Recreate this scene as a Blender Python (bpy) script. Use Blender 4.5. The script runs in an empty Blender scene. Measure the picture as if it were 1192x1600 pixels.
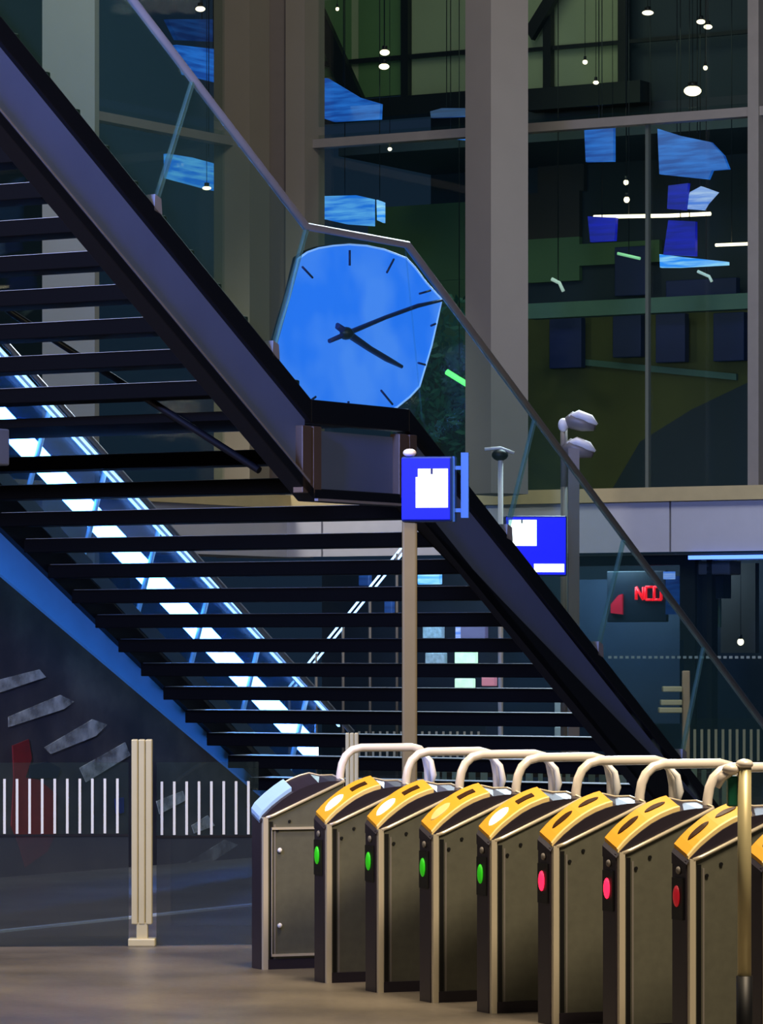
import bpy, math, random
from mathutils import Vector
random.seed(4)
S = bpy.context.scene
COL = S.collection
# ------------------------------------------------------------ camera, world, lights, exposure
F = 6370.0; CX = 596.0; HY = 1019.0; CAMH = 1.6
cam = bpy.data.cameras.new('camera'); co = bpy.data.objects.new('camera', cam); COL.objects.link(co)
cam.sensor_fit = 'HORIZONTAL'; cam.sensor_width = 36.0; cam.lens = F/1192*36.0
cam.shift_y = (HY-800.0)/1192.0; cam.clip_end = 400
co.location = (0, 0, CAMH); co.rotation_euler = (math.pi/2, 0, 0); S.camera = co
S.view_settings.view_transform = 'Standard'; S.view_settings.look = 'None'
S.view_settings.gamma = 1; S.view_settings.use_curve_mapping = False
S.view_settings.exposure = 0.0
wd = bpy.data.worlds.new('night'); S.world = wd; wd.use_nodes = True
wd.node_tree.nodes['Background'].inputs[0].default_value = (0.02, 0.045, 0.09, 1)
wd.node_tree.nodes['Background'].inputs[1].default_value = 0.35

def area(name, loc, target, size, power, col, spread=180, sy=None):
    l = bpy.data.lights.new(name, 'AREA'); l.size = size; l.energy = power; l.color = col; l.spread = math.radians(spread)
    if sy: l.shape = 'RECTANGLE'; l.size_y = sy
    o = bpy.data.objects.new(name, l); COL.objects.link(o); o.location = loc
    o.rotation_euler = (Vector(target)-Vector(loc)).to_track_quat('-Z', 'Y').to_euler(); return o
WARM = (1.0, 0.80, 0.56); BLUE = (0.12, 0.25, 1.0)
area('hall_lamp_gates', (2.5, 14.0, 6.5), (0.4, 18.5, 0.4), 1.6, 620, WARM)
area('hall_lamp_left', (-5.6, 19.5, 4.6), (-2.4, 28, 0.6), .5, 260, (1.0, 0.86, 0.68))
area('hall_lamp_facade', (0.5, 33, 13.5), (0.5, 48, 6.0), 4.0, 820, (1.0, 0.92, 0.82))
area('hall_lamp_shops', (5.0, 40, 6.6), (3.0, 46, 2.5), 2.0, 90, (0.75, 0.85, 1.0))
area('video_wall_glow', (-6.5, 12.0, 7.0), (-1.8, 22.8, 4.0), 2.0, 330, (0.22, 0.34, 1.0), 50)
area('hoop_fill', (0.6, 18.6, 7.0), (0.6, 18.6, 0), 1.5, 170, WARM, 110)  # unseen fill added to brighten the gate hoops from above
area('panel_fill', (-3.15, 44.0, 5.0), (0.2, 47, 3.2), .45, 36, (1.0, 0.93, 0.82), 100)  # unseen fill added to lighten the pale panel band
area('tread_fill', (2.6, 37.0, 7.5), (0.6, 27.5, 1.4), 2.0, 330, (0.72, 0.88, 1.0), 120)  # unseen fill added to light the tread tops from behind

# ------------------------------------------------------------ helpers
def lin(h):
    h = h.lstrip('#'); v = [int(h[i:i+2], 16)/255 for i in (0, 2, 4)]
    return tuple(c/12.92 if c <= .04045 else ((c+.055)/1.055)**2.4 for c in v)+(1,)
MATS = {}
def mat(name, hexc, rough=.5, metal=0.0, emit=0.0, noise=0.12, scale=6.0, alpha=1.0, spec=.5, ecol=None):
    if name in MATS: return MATS[name]
    m = bpy.data.materials.new(name); m.use_nodes = True; nt = m.node_tree; b = nt.nodes['Principled BSDF']
    c = lin(hexc)
    b.inputs['Roughness'].default_value = rough; b.inputs['Metallic'].default_value = metal
    b.inputs['Specular IOR Level'].default_value = spec; b.inputs['Alpha'].default_value = alpha
    tc = nt.nodes.new('ShaderNodeTexCoord'); no = nt.nodes.new('ShaderNodeTexNoise'); no.inputs['Scale'].default_value = scale
    no.inputs['Detail'].default_value = 5
    mx = nt.nodes.new('ShaderNodeMix'); mx.data_type = 'RGBA'
    mx.inputs[6].default_value = tuple(x*(1-noise) for x in c[:3])+(1,); mx.inputs[7].default_value = tuple(min(1, x*(1+noise)) for x in c[:3])+(1,)
    nt.links.new(tc.outputs['Object'], no.inputs['Vector']); nt.links.new(no.outputs['Fac'], mx.inputs[0])
    nt.links.new(mx.outputs[2], b.inputs['Base Color'])
    if emit:
        if ecol: b.inputs['Emission Color'].default_value = lin(ecol)
        else: nt.links.new(mx.outputs[2], b.inputs['Emission Color'])
        b.inputs['Emission Strength'].default_value = emit
    MATS[name] = m; return m
def glass(name, tint, refl=.06, haze=0.0, hazecol='#406060', rough=.02):
    if name in MATS: return MATS[name]
    m = bpy.data.materials.new(name); m.use_nodes = True; nt = m.node_tree; nt.nodes.clear()
    out = nt.nodes.new('ShaderNodeOutputMaterial'); tr = nt.nodes.new('ShaderNodeBsdfTransparent'); tr.inputs[0].default_value = lin(tint)
    gl = nt.nodes.new('ShaderNodeBsdfGlossy'); gl.inputs['Roughness'].default_value = rough
    di = nt.nodes.new('ShaderNodeBsdfDiffuse'); di.inputs[0].default_value = lin(hazecol)
    a = nt.nodes.new('ShaderNodeMixShader'); a.inputs[0].default_value = haze
    b = nt.nodes.new('ShaderNodeMixShader'); b.inputs[0].default_value = refl
    nt.links.new(tr.outputs[0], a.inputs[1]); nt.links.new(di.outputs[0], a.inputs[2])
    nt.links.new(a.outputs[0], b.inputs[1]); nt.links.new(gl.outputs[0], b.inputs[2]); nt.links.new(b.outputs[0], out.inputs[0])
    MATS[name] = m; return m
class MB:
    def __init__(s): s.v = []; s.f = []; s.mi = []; s.sm = []
    def add(s, vs, fs, mi=0, smooth=False):
        o = len(s.v); s.v += [tuple(v) for v in vs]; s.f += [tuple(i+o for i in f) for f in fs]
        s.mi += [mi]*len(fs); s.sm += [smooth]*len(fs); return s
    def hexa(s, p, mi=0):   # 8 points, bottom four then top four
        return s.add(p, [(0,3,2,1),(4,5,6,7),(0,1,5,4),(1,2,6,5),(2,3,7,6),(3,0,4,7)], mi)
    def box(s, x0, x1, y0, y1, z0, z1, mi=0):
        return s.hexa([(x0,y0,z0),(x1,y0,z0),(x1,y1,z0),(x0,y1,z0),(x0,y0,z1),(x1,y0,z1),(x1,y1,z1),(x0,y1,z1)], mi)
    def prism(s, a, b, mi=0):  # two matching polygon loops
        n = len(a); fs = [tuple(range(n))[::-1], tuple(range(n, 2*n))]+[(i, (i+1) % n, n+(i+1) % n, n+i) for i in range(n)]
        return s.add(list(a)+list(b), fs, mi)
    def tube(s, pts, r, seg=10, mi=0):
        pts = [Vector(p) for p in pts]; rings = []
        for i, p in enumerate(pts):
            d = (pts[min(i+1, len(pts)-1)]-pts[max(i-1, 0)]).normalized()
            up = Vector((0, 0, 1)) if abs(d.z) < .9 else Vector((0, 1, 0))
            if i == 0: x = d.cross(up).normalized()
            else: x = (px-d*px.dot(d)).normalized()
            px = x; y = d.cross(x)
            rr = r[i] if isinstance(r, (list, tuple)) else r
            rings.append([p+(x*math.cos(2*math.pi*k/seg)+y*math.sin(2*math.pi*k/seg))*rr for k in range(seg)])
        vs = [v for q in rings for v in q]; fs = []
        for i in range(len(pts)-1):
            for k in range(seg): fs.append((i*seg+k, i*seg+(k+1) % seg, (i+1)*seg+(k+1) % seg, (i+1)*seg+k))
        s.add(vs, fs, mi, True); b = len(pts)-1
        o = len(s.v)-len(vs)
        s.f += [tuple(o+k for k in range(seg))[::-1], tuple(o+b*seg+k for k in range(seg))]; s.mi += [mi, mi]; s.sm += [False, False]
        return s
    def ball(s, c, rx, ry, rz, seg=12, mi=0):
        vs = []; fs = []; R = seg//2+1
        for i in range(R+1):
            a = math.pi*i/R
            for k in range(seg):
                b = 2*math.pi*k/seg; vs.append((c[0]+rx*math.sin(a)*math.cos(b), c[1]+ry*math.sin(a)*math.sin(b), c[2]+rz*math.cos(a)))
        for i in range(R):
            for k in range(seg): fs.append((i*seg+k, (i+1)*seg+k, (i+1)*seg+(k+1) % seg, i*seg+(k+1) % seg))
        return s.add(vs, fs, mi, True)
    def build(s, name, mats, parent=None, bevel=0, local=False, label=None):
        if not isinstance(mats, (list, tuple)): mats = [mats]
        me = bpy.data.meshes.new(name)
        base = Vector((0, 0, 0))
        q = parent
        while q is not None and not local: base += q.location; q = q.parent
        if parent is None and not local:
            xs = [v[0] for v in s.v]; ys = [v[1] for v in s.v]; zs = [v[2] for v in s.v]
            base = Vector(((min(xs)+max(xs))/2, (min(ys)+max(ys))/2, min(zs)))
        me.from_pydata([tuple(Vector(v)-base) for v in s.v], [], s.f)
        for m in mats: me.materials.append(m)
        for p, i, sm in zip(me.polygons, s.mi, s.sm): p.material_index = i; p.use_smooth = sm
        import bmesh
        bm = bmesh.new(); bm.from_mesh(me); bmesh.ops.recalc_face_normals(bm, faces=bm.faces); bm.to_mesh(me); bm.free()
        o = bpy.data.objects.new(name, me); COL.objects.link(o)
        if parent is not None: o.parent = parent
        elif not local: o.location = base
        if bevel:
            md = o.modifiers.new('bevel', 'BEVEL'); md.width = bevel; md.segments = 2; md.limit_method = 'ANGLE'
        if label: o['label'] = label
        return o
def thing(name, label, cat, loc, group=None, rz=0):
    o = bpy.data.objects.new(name, None); COL.objects.link(o); o.location = loc; o.rotation_euler = (0, 0, rz)
    return tag(o, label, cat, group)
def tag(o, label, cat, group=None, kind=None):
    o['label'] = label; o['category'] = cat
    if group: o['group'] = group
    if kind: o['kind'] = kind
    return o
def struct(name, mb, mats, label=None, bevel=0):
    o = mb.build(name, mats, bevel=bevel); o['kind'] = 'structure'
    if label: o['label'] = label
    return o
def px(x, y, D): return Vector(((x-CX)*D/F, D, CAMH+(HY-y)*D/F))
class Plane:   # vertical plane frame: point(t, v, z) ; t along, v away from camera side
    def __init__(s, P, d, nv): s.P = Vector(P); s.d = Vector(d).normalized(); s.n = Vector(nv).normalized()
    def pt(s, t, v, z): q = s.P+s.d*t+s.n*v; return Vector((q.x, q.y, z))
    def hit(s, x, y, v=0):
        B = s.P+s.n*v; d = Vector(((x-CX)/F, 1, 0)); k = B.dot(s.n)/d.dot(s.n); Q = d*k
        return (Q-B).dot(s.d), CAMH+(HY-y)/F*k
    def rect(s, mb, x0, y0, x1, y1, v, dep, mi=0):
        (ta, za), (tb, zb) = s.hit(x0, (y0+y1)/2, v), s.hit(x1, (y0+y1)/2, v)
        k = s.hit((x0+x1)/2, y0, v)[1]; l = s.hit((x0+x1)/2, y1, v)[1]
        return s.tbox(mb, ta, tb, v, v+dep, l, k, mi)
    def tbox(s, mb, t0, t1, v0, v1, z0, z1, mi=0):
        c = [(t0, v0), (t1, v0), (t1, v1), (t0, v1)]
        return mb.hexa([s.pt(t, v, z0) for t, v in c]+[s.pt(t, v, z1) for t, v in c], mi)
    def poly(s, mb, pts, v, dep, mi=0):
        q = [s.hit(x, y, v) for x, y in pts]
        return mb.prism([s.pt(t, v, z) for t, z in q], [s.pt(t, v+dep, z) for t, z in q], mi)

# ------------------------------------------------------------ materials
m_dark = mat('dark steel', '#0b0c12', .45, .3)
m_black = mat('black metal', '#060709', .5)
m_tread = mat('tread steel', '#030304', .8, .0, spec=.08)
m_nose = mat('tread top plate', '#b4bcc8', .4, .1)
m_string = mat('blue grey painted steel', '#4e5c84', .42, .0, scale=3)
m_postb = mat('bronze grey steel', '#5a4c44', .45, .4)
m_rail = mat('brushed handrail steel', '#96969c', .35, .35)
m_alu = mat('aluminium', '#c8bc8c', .4, .3, noise=.08)
m_chrome = mat('polished steel tube', '#fff2e2', .3, .15, noise=.04)
m_steel = mat('dark stainless panel', '#6a6a5c', .5, .3, noise=.2, scale=22)
m_trim = mat('bright steel trim', '#e8ddc2', .35, .4, noise=.05)
m_dome = mat('dark plum plastic', '#2c2630', .35)
m_yel = mat('yellow plastic', '#e8a82c', .45, noise=.06)
m_yel2 = mat('cream yellow edge', '#ecd08c', .45)
m_white = mat('white plastic', '#f4f4f0', .4)
m_bluewhite = mat('pale blue plastic', '#a8d0ff', .3)
m_brown = mat('dark brown window', '#3a2410', .3)
m_conc = mat('grey cladding', '#8a8780', .7, noise=.08, scale=2)
m_beige = mat('beige ledge', '#b4a478', .6)
m_band = mat('pale grey panels', '#b0b2bc', .6, noise=.06)
m_frame = mat('mullion grey', '#85807a', .5, .2)
m_floor = None

# ------------------------------------------------------------ floor
def floor_mat():
    m = bpy.data.materials.new('speckled station floor'); m.use_nodes = True; nt = m.node_tree; b = nt.nodes['Principled BSDF']
    tc = nt.nodes.new('ShaderNodeTexCoord'); n1 = nt.nodes.new('ShaderNodeTexNoise'); n1.inputs['Scale'].default_value = 1.4; n1.inputs['Detail'].default_value = 8
    n2 = nt.nodes.new('ShaderNodeTexNoise'); n2.inputs['Scale'].default_value = 30
    r = nt.nodes.new('ShaderNodeValToRGB'); r.color_ramp.elements[0].position = .3; r.color_ramp.elements[1].position = .7
    r.color_ramp.elements[0].color = lin('#4a453e'); r.color_ramp.elements[1].color = lin('#766e62')
    ad = nt.nodes.new('ShaderNodeMath'); ad.operation = 'MULTIPLY_ADD'; ad.inputs[1].default_value = .3; 
    nt.links.new(tc.outputs['Object'], n1.inputs[0]); nt.links.new(tc.outputs['Object'], n2.inputs[0])
    nt.links.new(n2.outputs['Fac'], ad.inputs[0]); nt.links.new(n1.outputs['Fac'], ad.inputs[2])
    sub = nt.nodes.new('ShaderNodeMath'); sub.operation = 'SUBTRACT'; sub.inputs[1].default_value = .15
    nt.links.new(ad.outputs[0], sub.inputs[0]); nt.links.new(sub.outputs[0], r.inputs[0]); nt.links.new(r.outputs[0], b.inputs['Base Color'])
    b.inputs['Roughness'].default_value = .38
    return m
struct('floor', MB().box(-14, 16, 8, 70, -.2, 0), floor_mat(), 'grey-brown speckled station floor')

# ------------------------------------------------------------ the staircase frame
TH = 1.024; U = Vector((math.cos(TH), math.sin(TH), 0)); NN = Vector((-math.sin(TH), math.cos(TH), 0))  # NN away
OZ = 1.474+CAMH; W = 3.6; RI = .17; GO = .28; LL = 1.131; NS = 18
ST = Plane((-.441, 24.267, 0), U, NN)
def sp(s, off, z): return ST.pt(s, off, OZ+z)
def prof(s): return -s*RI/GO if s < 0 else (0 if s < LL else -(s-LL)*RI/GO)
def band(mb, s0, s1, za, zb, o0, o1, mi=0):    # strip of the stringer between profile+za and profile+zb
    cut = [s0]+[c for c in (0, LL) if s0 < c < s1]+[s1]
    top = [(s, prof(s)+zb) for s in cut]; bot = [(s, prof(s)+za) for s in cut]
    if s1 > 6: bot = [(s, max(z, -OZ)) for s, z in bot]
    for i in range(len(cut)-1):
        q = [bot[i], bot[i+1], top[i+1], top[i]]
        mb.prism([sp(s, o0, z) for s, z in q], [sp(s, o1, z) for s, z in q], mi)
    return mb
S0, S1 = -3.9, LL+NS*GO
stair = thing('staircase', 'open steel staircase with black treads, landing and glass balustrade in the middle', 'staircase', tuple(sp(S1, W/2, -OZ)))
web = MB(); band(web, S0, -.03, -.50, -.09, .0, .03); band(web, LL+.12, S1-.1, -.50, -.09, .0, .03)
web.build('stringer_plate', m_string, stair)
fl = MB(); band(fl, S0, S1-.05, -.11, .03, -.03, .07); band(fl, S0, S1-.05, -.575, -.50, -.05, .07)
fl.build('stringer_flange_or_shade_band', m_dark, stair, bevel=.006)
edge = MB(); band(edge, S0, -.05, -.5, -.485, -.052, 0); band(edge, 0, LL, -.575, -.56, -.075, -.05)
edge.build('flange_edge', mat('pale flange edge', '#6c6a72', .5), stair)  # paler strip along the flange edges
land = MB(); ST.tbox(land, .03, LL-.02, .0, .03, OZ-.5, OZ-.15); land.build('landing_panel', m_string, stair)
for s in (-.07, LL-.09):
    p = MB(); ST.tbox(p, s-.06, s+.04, -.05, .02, OZ-.53, OZ-.13); ST.tbox(p, s+.06, s+.15, -.05, .02, OZ-.53, OZ-.13)
    p.build('landing_bracket', m_postb, stair, bevel=.005)
deck = MB(); ST.tbox(deck, .02, LL-.02, .08, W-.08, OZ-.075, OZ-.02); deck.build('landing_deck', m_tread, stair)
far = MB(); band(far, S0, S1-.05, -.62, -.02, W, W+.03); far.build('stringer_plate', mat('blue painted steel', '#5a8cc0', .5, .1), stair)
# unseen blue strip light added to colour the inner side of the far stringer
ul = bpy.data.lights.new('stringer_wash', 'AREA'); ul.shape = 'RECTANGLE'; ul.size = 5.5; ul.size_y = .08; ul.energy = 3.2; ul.color = (.03, .42, .95); ul.spread = math.radians(40)
uo = bpy.data.objects.new('stringer_wash', ul); COL.objects.link(uo)
p0 = sp(LL-.5, W-.55, prof(LL-.5)-.86); p1 = sp(LL+4.4, W-.55, prof(LL+4.4)-.86); xa = (p1-p0).normalized()
aim = (NN*.55+Vector((0, 0, .58))).normalized(); za = -(aim-xa*aim.dot(xa)).normalized(); ya = za.cross(xa)
from mathutils import Matrix
uo.matrix_world = Matrix.Translation((p0+p1)/2) @ Matrix((xa, ya, za)).transposed().to_4x4()
ff = MB(); band(ff, S0, S1-.05, -.3, .03, W-.05, W-.001); ff.build('stringer_flange_or_shade_band', m_dark, stair)  # dark band stands for the shadow gap above the blue face
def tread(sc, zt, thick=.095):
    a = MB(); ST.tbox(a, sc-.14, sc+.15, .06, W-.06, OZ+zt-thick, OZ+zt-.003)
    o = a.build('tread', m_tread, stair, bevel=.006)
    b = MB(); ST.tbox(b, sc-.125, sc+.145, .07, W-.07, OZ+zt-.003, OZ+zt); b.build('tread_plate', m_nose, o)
DZ = -.43
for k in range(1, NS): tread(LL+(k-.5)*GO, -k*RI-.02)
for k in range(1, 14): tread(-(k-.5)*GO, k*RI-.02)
rail = MB(); RH = 1.06
rail.tube([sp(S0, 0, prof(S0)+RH), sp(-.02, 0, RH), sp(LL+.02, 0, RH-.01), sp(S1+.15, 0, prof(S1+.15)+RH)], .026, 12)
rail.build('handrail', m_rail, stair)
rf = MB(); rf.tube([sp(S0, W, prof(S0)+RH), sp(0, W, RH), sp(LL, W, RH), sp(S1+.15, W, prof(S1+.15)+RH)], .024, 10); rf.build('handrail', m_rail, stair)
# glass panels: seams lean, from rail point to base point (s values)
g_bal = glass('greenish balustrade glass', '#eef6f4', .03, .05, '#6fa8a8')
seams = [(S0, S0), (-1.23, -1.62), (-.02, -.40), (LL+.0, LL+.22), (2.76, 2.38), (4.0, 3.62), (5.2, 4.85), (S1+.1, S1-.15)]
seam_m = glass('glass edge', '#d0e4dc', .05, .16, '#9cc4b8')
for i in range(len(seams)-1):
    if i == 2: continue
    (a, b), (c, d) = seams[i], seams[i+1]
    q = [(b, prof(b)+.03), (d, prof(d)+.03), (c, prof(c)+RH-.03), (a, prof(a)+RH-.03)]
    p = MB(); p.prism([sp(s, -.006, z) for s, z in q], [sp(s, .006, z) for s, z in q]); p.build('glass_panel', g_bal, stair)
q = [(-.40, prof(-.4)+.03), (0, .03), (LL, .03), (LL+.22, prof(LL+.22)+.03), (LL, RH-.03), (-.02, RH-.03)]
p = MB(); p.prism([sp(s, -.006, z) for s, z in q], [sp(s, .006, z) for s, z in q]); p.build('glass_panel', g_bal, stair)
for (a, b) in seams[1:3]+seams[4:-1]:
    p = MB(); q = [(b-.012, prof(b)+.03), (b+.022, prof(b)+.03), (a+.022, prof(a)+RH-.03), (a-.004, prof(a)+RH-.03)]
    p.prism([sp(s, -.012, z) for s, z in q], [sp(s, .012, z) for s, z in q]); o = p.build('glass_fin', seam_m, stair)
    p = MB(); q = [(b-.03, prof(b)+.02), (b+.05, prof(b)+.0), (b+.04, prof(b)+.09), (b-.02, prof(b)+.11)]
    p.prism([sp(s, -.03, z) for s, z in q], [sp(s, .03, z) for s, z in q]); p.build('glass_clamp', m_rail, stair)
# far balustrade
q0 = [(S0, prof(S0)), (0, 0), (0, RH-.03), (S0, prof(S0)+RH-.03)]; q1 = [(LL, 0), (S1, prof(S1)), (S1, prof(S1)+RH-.03), (LL, RH-.03)]
for q in (q0, q1):
    p = MB(); p.prism([sp(s, W-.006, z+.03) for s, z in q], [sp(s, W+.006, z+.03) for s, z in q]); p.build('glass_panel', glass('far glass', '#f2f6f4', .02, .015, '#5c9498'), stair)
# bracing rod under the upper flight
A = ST.hit(20, 490, 2.2); B = ST.hit(405, 735, .25)
MB().tube([ST.pt(A[0]-1.0, 2.5, A[1]+.62), ST.pt(A[0], 2.2, A[1]), ST.pt(B[0], .25, B[1])], .022, 8).build('bracing_rod', m_dark, stair)

# ------------------------------------------------------------ clock on the landing
CK = .10
out = [(466, 404), (480, 394), (497, 388), (520, 384), (545, 382), (572, 384), (600, 390), (634, 403), (648, 418), (666, 442), (690, 468), (683, 500), (674, 540), (664, 574), (655, 604), (640, 620), (620, 636), (598, 646), (570, 650), (545, 651), (515, 648), (486, 640), (470, 620), (447, 585), (427, 551), (438, 510), (452, 464)]
ck = thing('station_clock', 'large blue backlit clock face with dark hands above the stair landing', 'clock', tuple(ST.pt(.3, CK, OZ)))
c = ST.hit(560, 517, CK); 
def shr(f): return [(560+(x-560)*f, 517+(y-517)*f) for x, y in out]
b = MB(); ST.poly(b, shr(1.02), CK+.012, .035); b.build('housing', m_dark, ck, bevel=.01)
b = MB(); ST.poly(b, out, CK, .012)
def clock_mat():
    m = bpy.data.materials.new('backlit blue acrylic'); m.use_nodes = True; nt = m.node_tree; bs = nt.nodes['Principled BSDF']
    tc = nt.nodes.new('ShaderNodeTexCoord'); no = nt.nodes.new('ShaderNodeTexNoise'); no.inputs['Scale'].default_value = 2.2
    r = nt.nodes.new('ShaderNodeValToRGB'); r.color_ramp.elements[0].position = .38; r.color_ramp.elements[1].position = .62
    r.color_ramp.elements[0].color = lin('#2478ff'); r.color_ramp.elements[1].color = lin('#4a8cff')
    nt.links.new(tc.outputs['Object'], no.inputs[0]); nt.links.new(no.outputs['Fac'], r.inputs[0])
    nt.links.new(r.outputs[0], bs.inputs['Emission Color']); bs.inputs['Emission Strength'].default_value = 1.15
    bs.inputs['Base Color'].default_value = (.02, .05, .2, 1); bs.inputs['Roughness'].default_value = .3
    return m
b.build('dial', clock_mat(), ck)
rim = MB(); qs = [ST.hit(x, y, CK) for x, y in out]+[ST.hit(*out[0], CK)]
rim.tube([ST.pt(t, CK-.002, z) for t, z in qs], .006, 6); rim.build('rim', mat('pale lit rim', '#8ab4ff', .4, emit=1.0), ck)
m_hand = mat('navy clock hand', '#0a1458', .5)
for pts, nm in (([(512, 533), (540, 521), (600, 496), (650, 478), (690, 469)], 'minute_hand'), ([(524, 509), (540, 521), (575, 545), (602, 561), (625, 573)], 'hour_hand')):
    h = MB(); L = [ST.pt(*(lambda a: (a[0], CK-.012, a[1]))(ST.hit(x, y, CK))) for x, y in pts]
    w = .014 if nm == 'minute_hand' else .020
    h.tube(L, [w, w*1.25, w, w, w*.6], 8); h.build(nm, m_hand, ck)
h = MB(); t, z = ST.hit(537, 521, CK); h.ball(ST.pt(t, CK-.015, z), .05, .05, .05*.8); h.build('hub', m_dark, ck)
for a, b_ in (((545, 391), (545, 415)), ((614, 405), (603, 426)), ((471, 417), (487, 434)), ((543, 627), (543, 647)), ((594, 610), (612, 632)), ((654, 459), (671, 454)), ((652, 567), (663, 570)), ((672, 509), (679, 506)), ((484, 626), (492, 620))):
    tk = MB(); p0 = ST.hit(*a, CK); p1 = ST.hit(*b_, CK); tk.tube([ST.pt(p0[0], CK-.006, p0[1]), ST.pt(p1[0], CK-.006, p1[1])], .007, 6); tk.build('hour_mark', m_hand, ck)

# ------------------------------------------------------------ escalator behind with lit edge
EO = 4.4
ES = Plane(ST.P, U, NN)
def eline(s, c): return c-.59*(s-5.0)
esc = thing('escalator', 'escalator behind the stairs with a bright white lit strip and glass sides', 'escalator', tuple(sp(7.4, EO, -OZ)))
E0, E1 = -3.0, 8.2
def esl(mb, s0, s1, c0, c1, o0, o1, mi=0):
    q = [(s0, eline(s0, c0)), (s1, max(eline(s1, c0), -OZ+.02)), (s1, max(eline(s1, c1), -OZ+.05)), (s0, eline(s0, c1))]
    return mb.prism([sp(s, o0, z) for s, z in q], [sp(s, o1, z) for s, z in q], mi)
m_led = mat('white blue light strip', '#eaf4ff', .4, emit=30.0, ecol='#6aa8ff', noise=0)
m_glow = mat('pale blue glow line', '#cfe6ff', .4, emit=2.2, ecol='#9cc8ff', noise=0)
esl(MB(), E0, 7.1, -1.55, -1.42, EO-.02, EO+.1).build('skirt', mat('escalator skirt steel', '#8aa0b4', .35, .6), esc)
esl(MB(), E0, 7.1, -1.42, -.62, EO+.02, EO+.035).build('glass_panel', glass('blue lit glass', '#d8e8f8', .05, .12, '#78b4e8'), esc)
esl(MB(), E0, 7.4, -.62, -.56, EO, EO+.06).build('handrail', m_rail, esc)
esl(MB(), E0, 7.4, -.60, -.585, EO-.02, EO-.001).build('light_line', m_glow, esc)  # glowing lines imitate the highlight along the handrail edge
esl(MB(), E0, 7.4, -.66, -.645, EO-.02, EO-.001).build('light_line', m_glow, esc)
esl(MB(), E0, 7.2, -1.08, -.90, EO+.06, EO+.12).build('light_strip', m_led, esc)
esl(MB(), E0, 7.1, -1.6, -1.3, EO+.2, EO+1.1).build('step_band', m_dark, esc)
k = 0
while k < 14:
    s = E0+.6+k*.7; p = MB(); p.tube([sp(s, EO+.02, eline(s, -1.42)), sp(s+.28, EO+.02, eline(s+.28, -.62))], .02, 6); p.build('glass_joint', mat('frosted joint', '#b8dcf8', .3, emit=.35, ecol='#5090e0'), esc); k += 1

# mural wall under the escalator
def mural_mat():
    m = bpy.data.materials.new('mottled dark mural wall'); m.use_nodes = True; nt = m.node_tree; b = nt.nodes['Principled BSDF']
    tc = nt.nodes.new('ShaderNodeTexCoord'); n = nt.nodes.new('ShaderNodeTexNoise'); n.inputs['Scale'].default_value = 2.2; n.inputs['Detail'].default_value = 6
    r = nt.nodes.new('ShaderNodeValToRGB'); e = r.color_ramp.elements
    e[0].position = .3; e[0].color = lin('#2a2a30'); e[1].position = .7; e[1].color = lin('#5c5750'); k = e.new(.5); k.color = lin('#403c3c')
    nt.links.new(tc.outputs['Object'], n.inputs[0]); nt.links.new(n.outputs['Fac'], r.inputs[0]); nt.links.new(r.outputs[0], b.inputs['Base Color']); b.inputs['Roughness'].default_value = .6
    return m
mw = MB(); WO = EO+.0
q = [(-5.0, -OZ), (7.0, -OZ), (7.0, eline(7.0, -1.56)), (-5.0, eline(-5.0, -1.56))]
mw.prism([sp(s, WO-.02, z) for s, z in q], [sp(s, WO+.12, z) for s, z in q])
struct('wall_mural', mw, mural_mat(), 'dark wall with a mural under the escalator')
def soften(m, lo, hi, sc):
    nt = m.node_tree; tc = nt.nodes.new('ShaderNodeTexCoord'); no = nt.nodes.new('ShaderNodeTexNoise'); no.inputs['Scale'].default_value = sc; no.inputs['Detail'].default_value = 6
    mr = nt.nodes.new('ShaderNodeMapRange'); mr.inputs[1].default_value = lo; mr.inputs[2].default_value = hi
    nt.links.new(tc.outputs['Object'], no.inputs[0]); nt.links.new(no.outputs['Fac'], mr.inputs[0]); nt.links.new(mr.outputs[0], nt.nodes['Principled BSDF'].inputs['Alpha'])
def mural(pts, name, m, label, cat, grp=None):
    b = MB(); ES.poly(b, pts, WO-.03, .008); o = b.build(name, m); return tag(o, label, cat, grp)
m_st = mat('pale light streak paint', '#c4c4b0', .6, noise=.3, scale=9)  # pale colour stands for light falling through the treads
light_streaks = [([(0, 1062), (62, 1046), (72, 1058), (0, 1082)], 'painted light streak at the left edge of the mural, highest of the streaks'),
 ([(14, 1120), (95, 1086), (116, 1096), (100, 1108), (14, 1136)], 'painted light streak on the mural just below the blue beam'),
 ([(70, 1168), (145, 1124), (168, 1132), (150, 1150), (80, 1178)], 'painted light streak on the mural above the red figure and left of the post'),
 ([(125, 1200), (196, 1160), (204, 1180), (135, 1222)], 'painted light streak on the mural touching the aluminium post'),
 ([(245, 1252), (286, 1236), (291, 1250), (250, 1272)], 'short painted light streak right of the aluminium post behind white stripes'),
 ([(255, 1372), (352, 1312), (372, 1320), (275, 1384)], 'long painted light streak low on the mural behind the smoked glass'),
 ([(350, 1376), (388, 1350), (392, 1362), (366, 1384)], 'short painted light streak low on the mural, nearest to the first gate'),
 ([(300, 1290), (325, 1274), (336, 1290), (304, 1302)], 'smallest painted light streak near the end of the blue beam')]
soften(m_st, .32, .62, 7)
for i, (p, l) in enumerate(light_streaks): mural(p, 'painted_light_streak', m_st, l, 'mural stroke', 'light streaks painted on the wall')  # each streak stands for light falling through the treads
mural([(20, 1165), (45, 1155), (50, 1185), (40, 1215), (60, 1218), (88, 1240), (88, 1300), (75, 1330), (40, 1355), (30, 1320), (18, 1290), (22, 1215)], 'painted_figure', mat('faded red paint', '#7c1c1c', .6, noise=.4, scale=10), 'dark red figure shape painted on the mural at the far left', 'mural figure')
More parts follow.
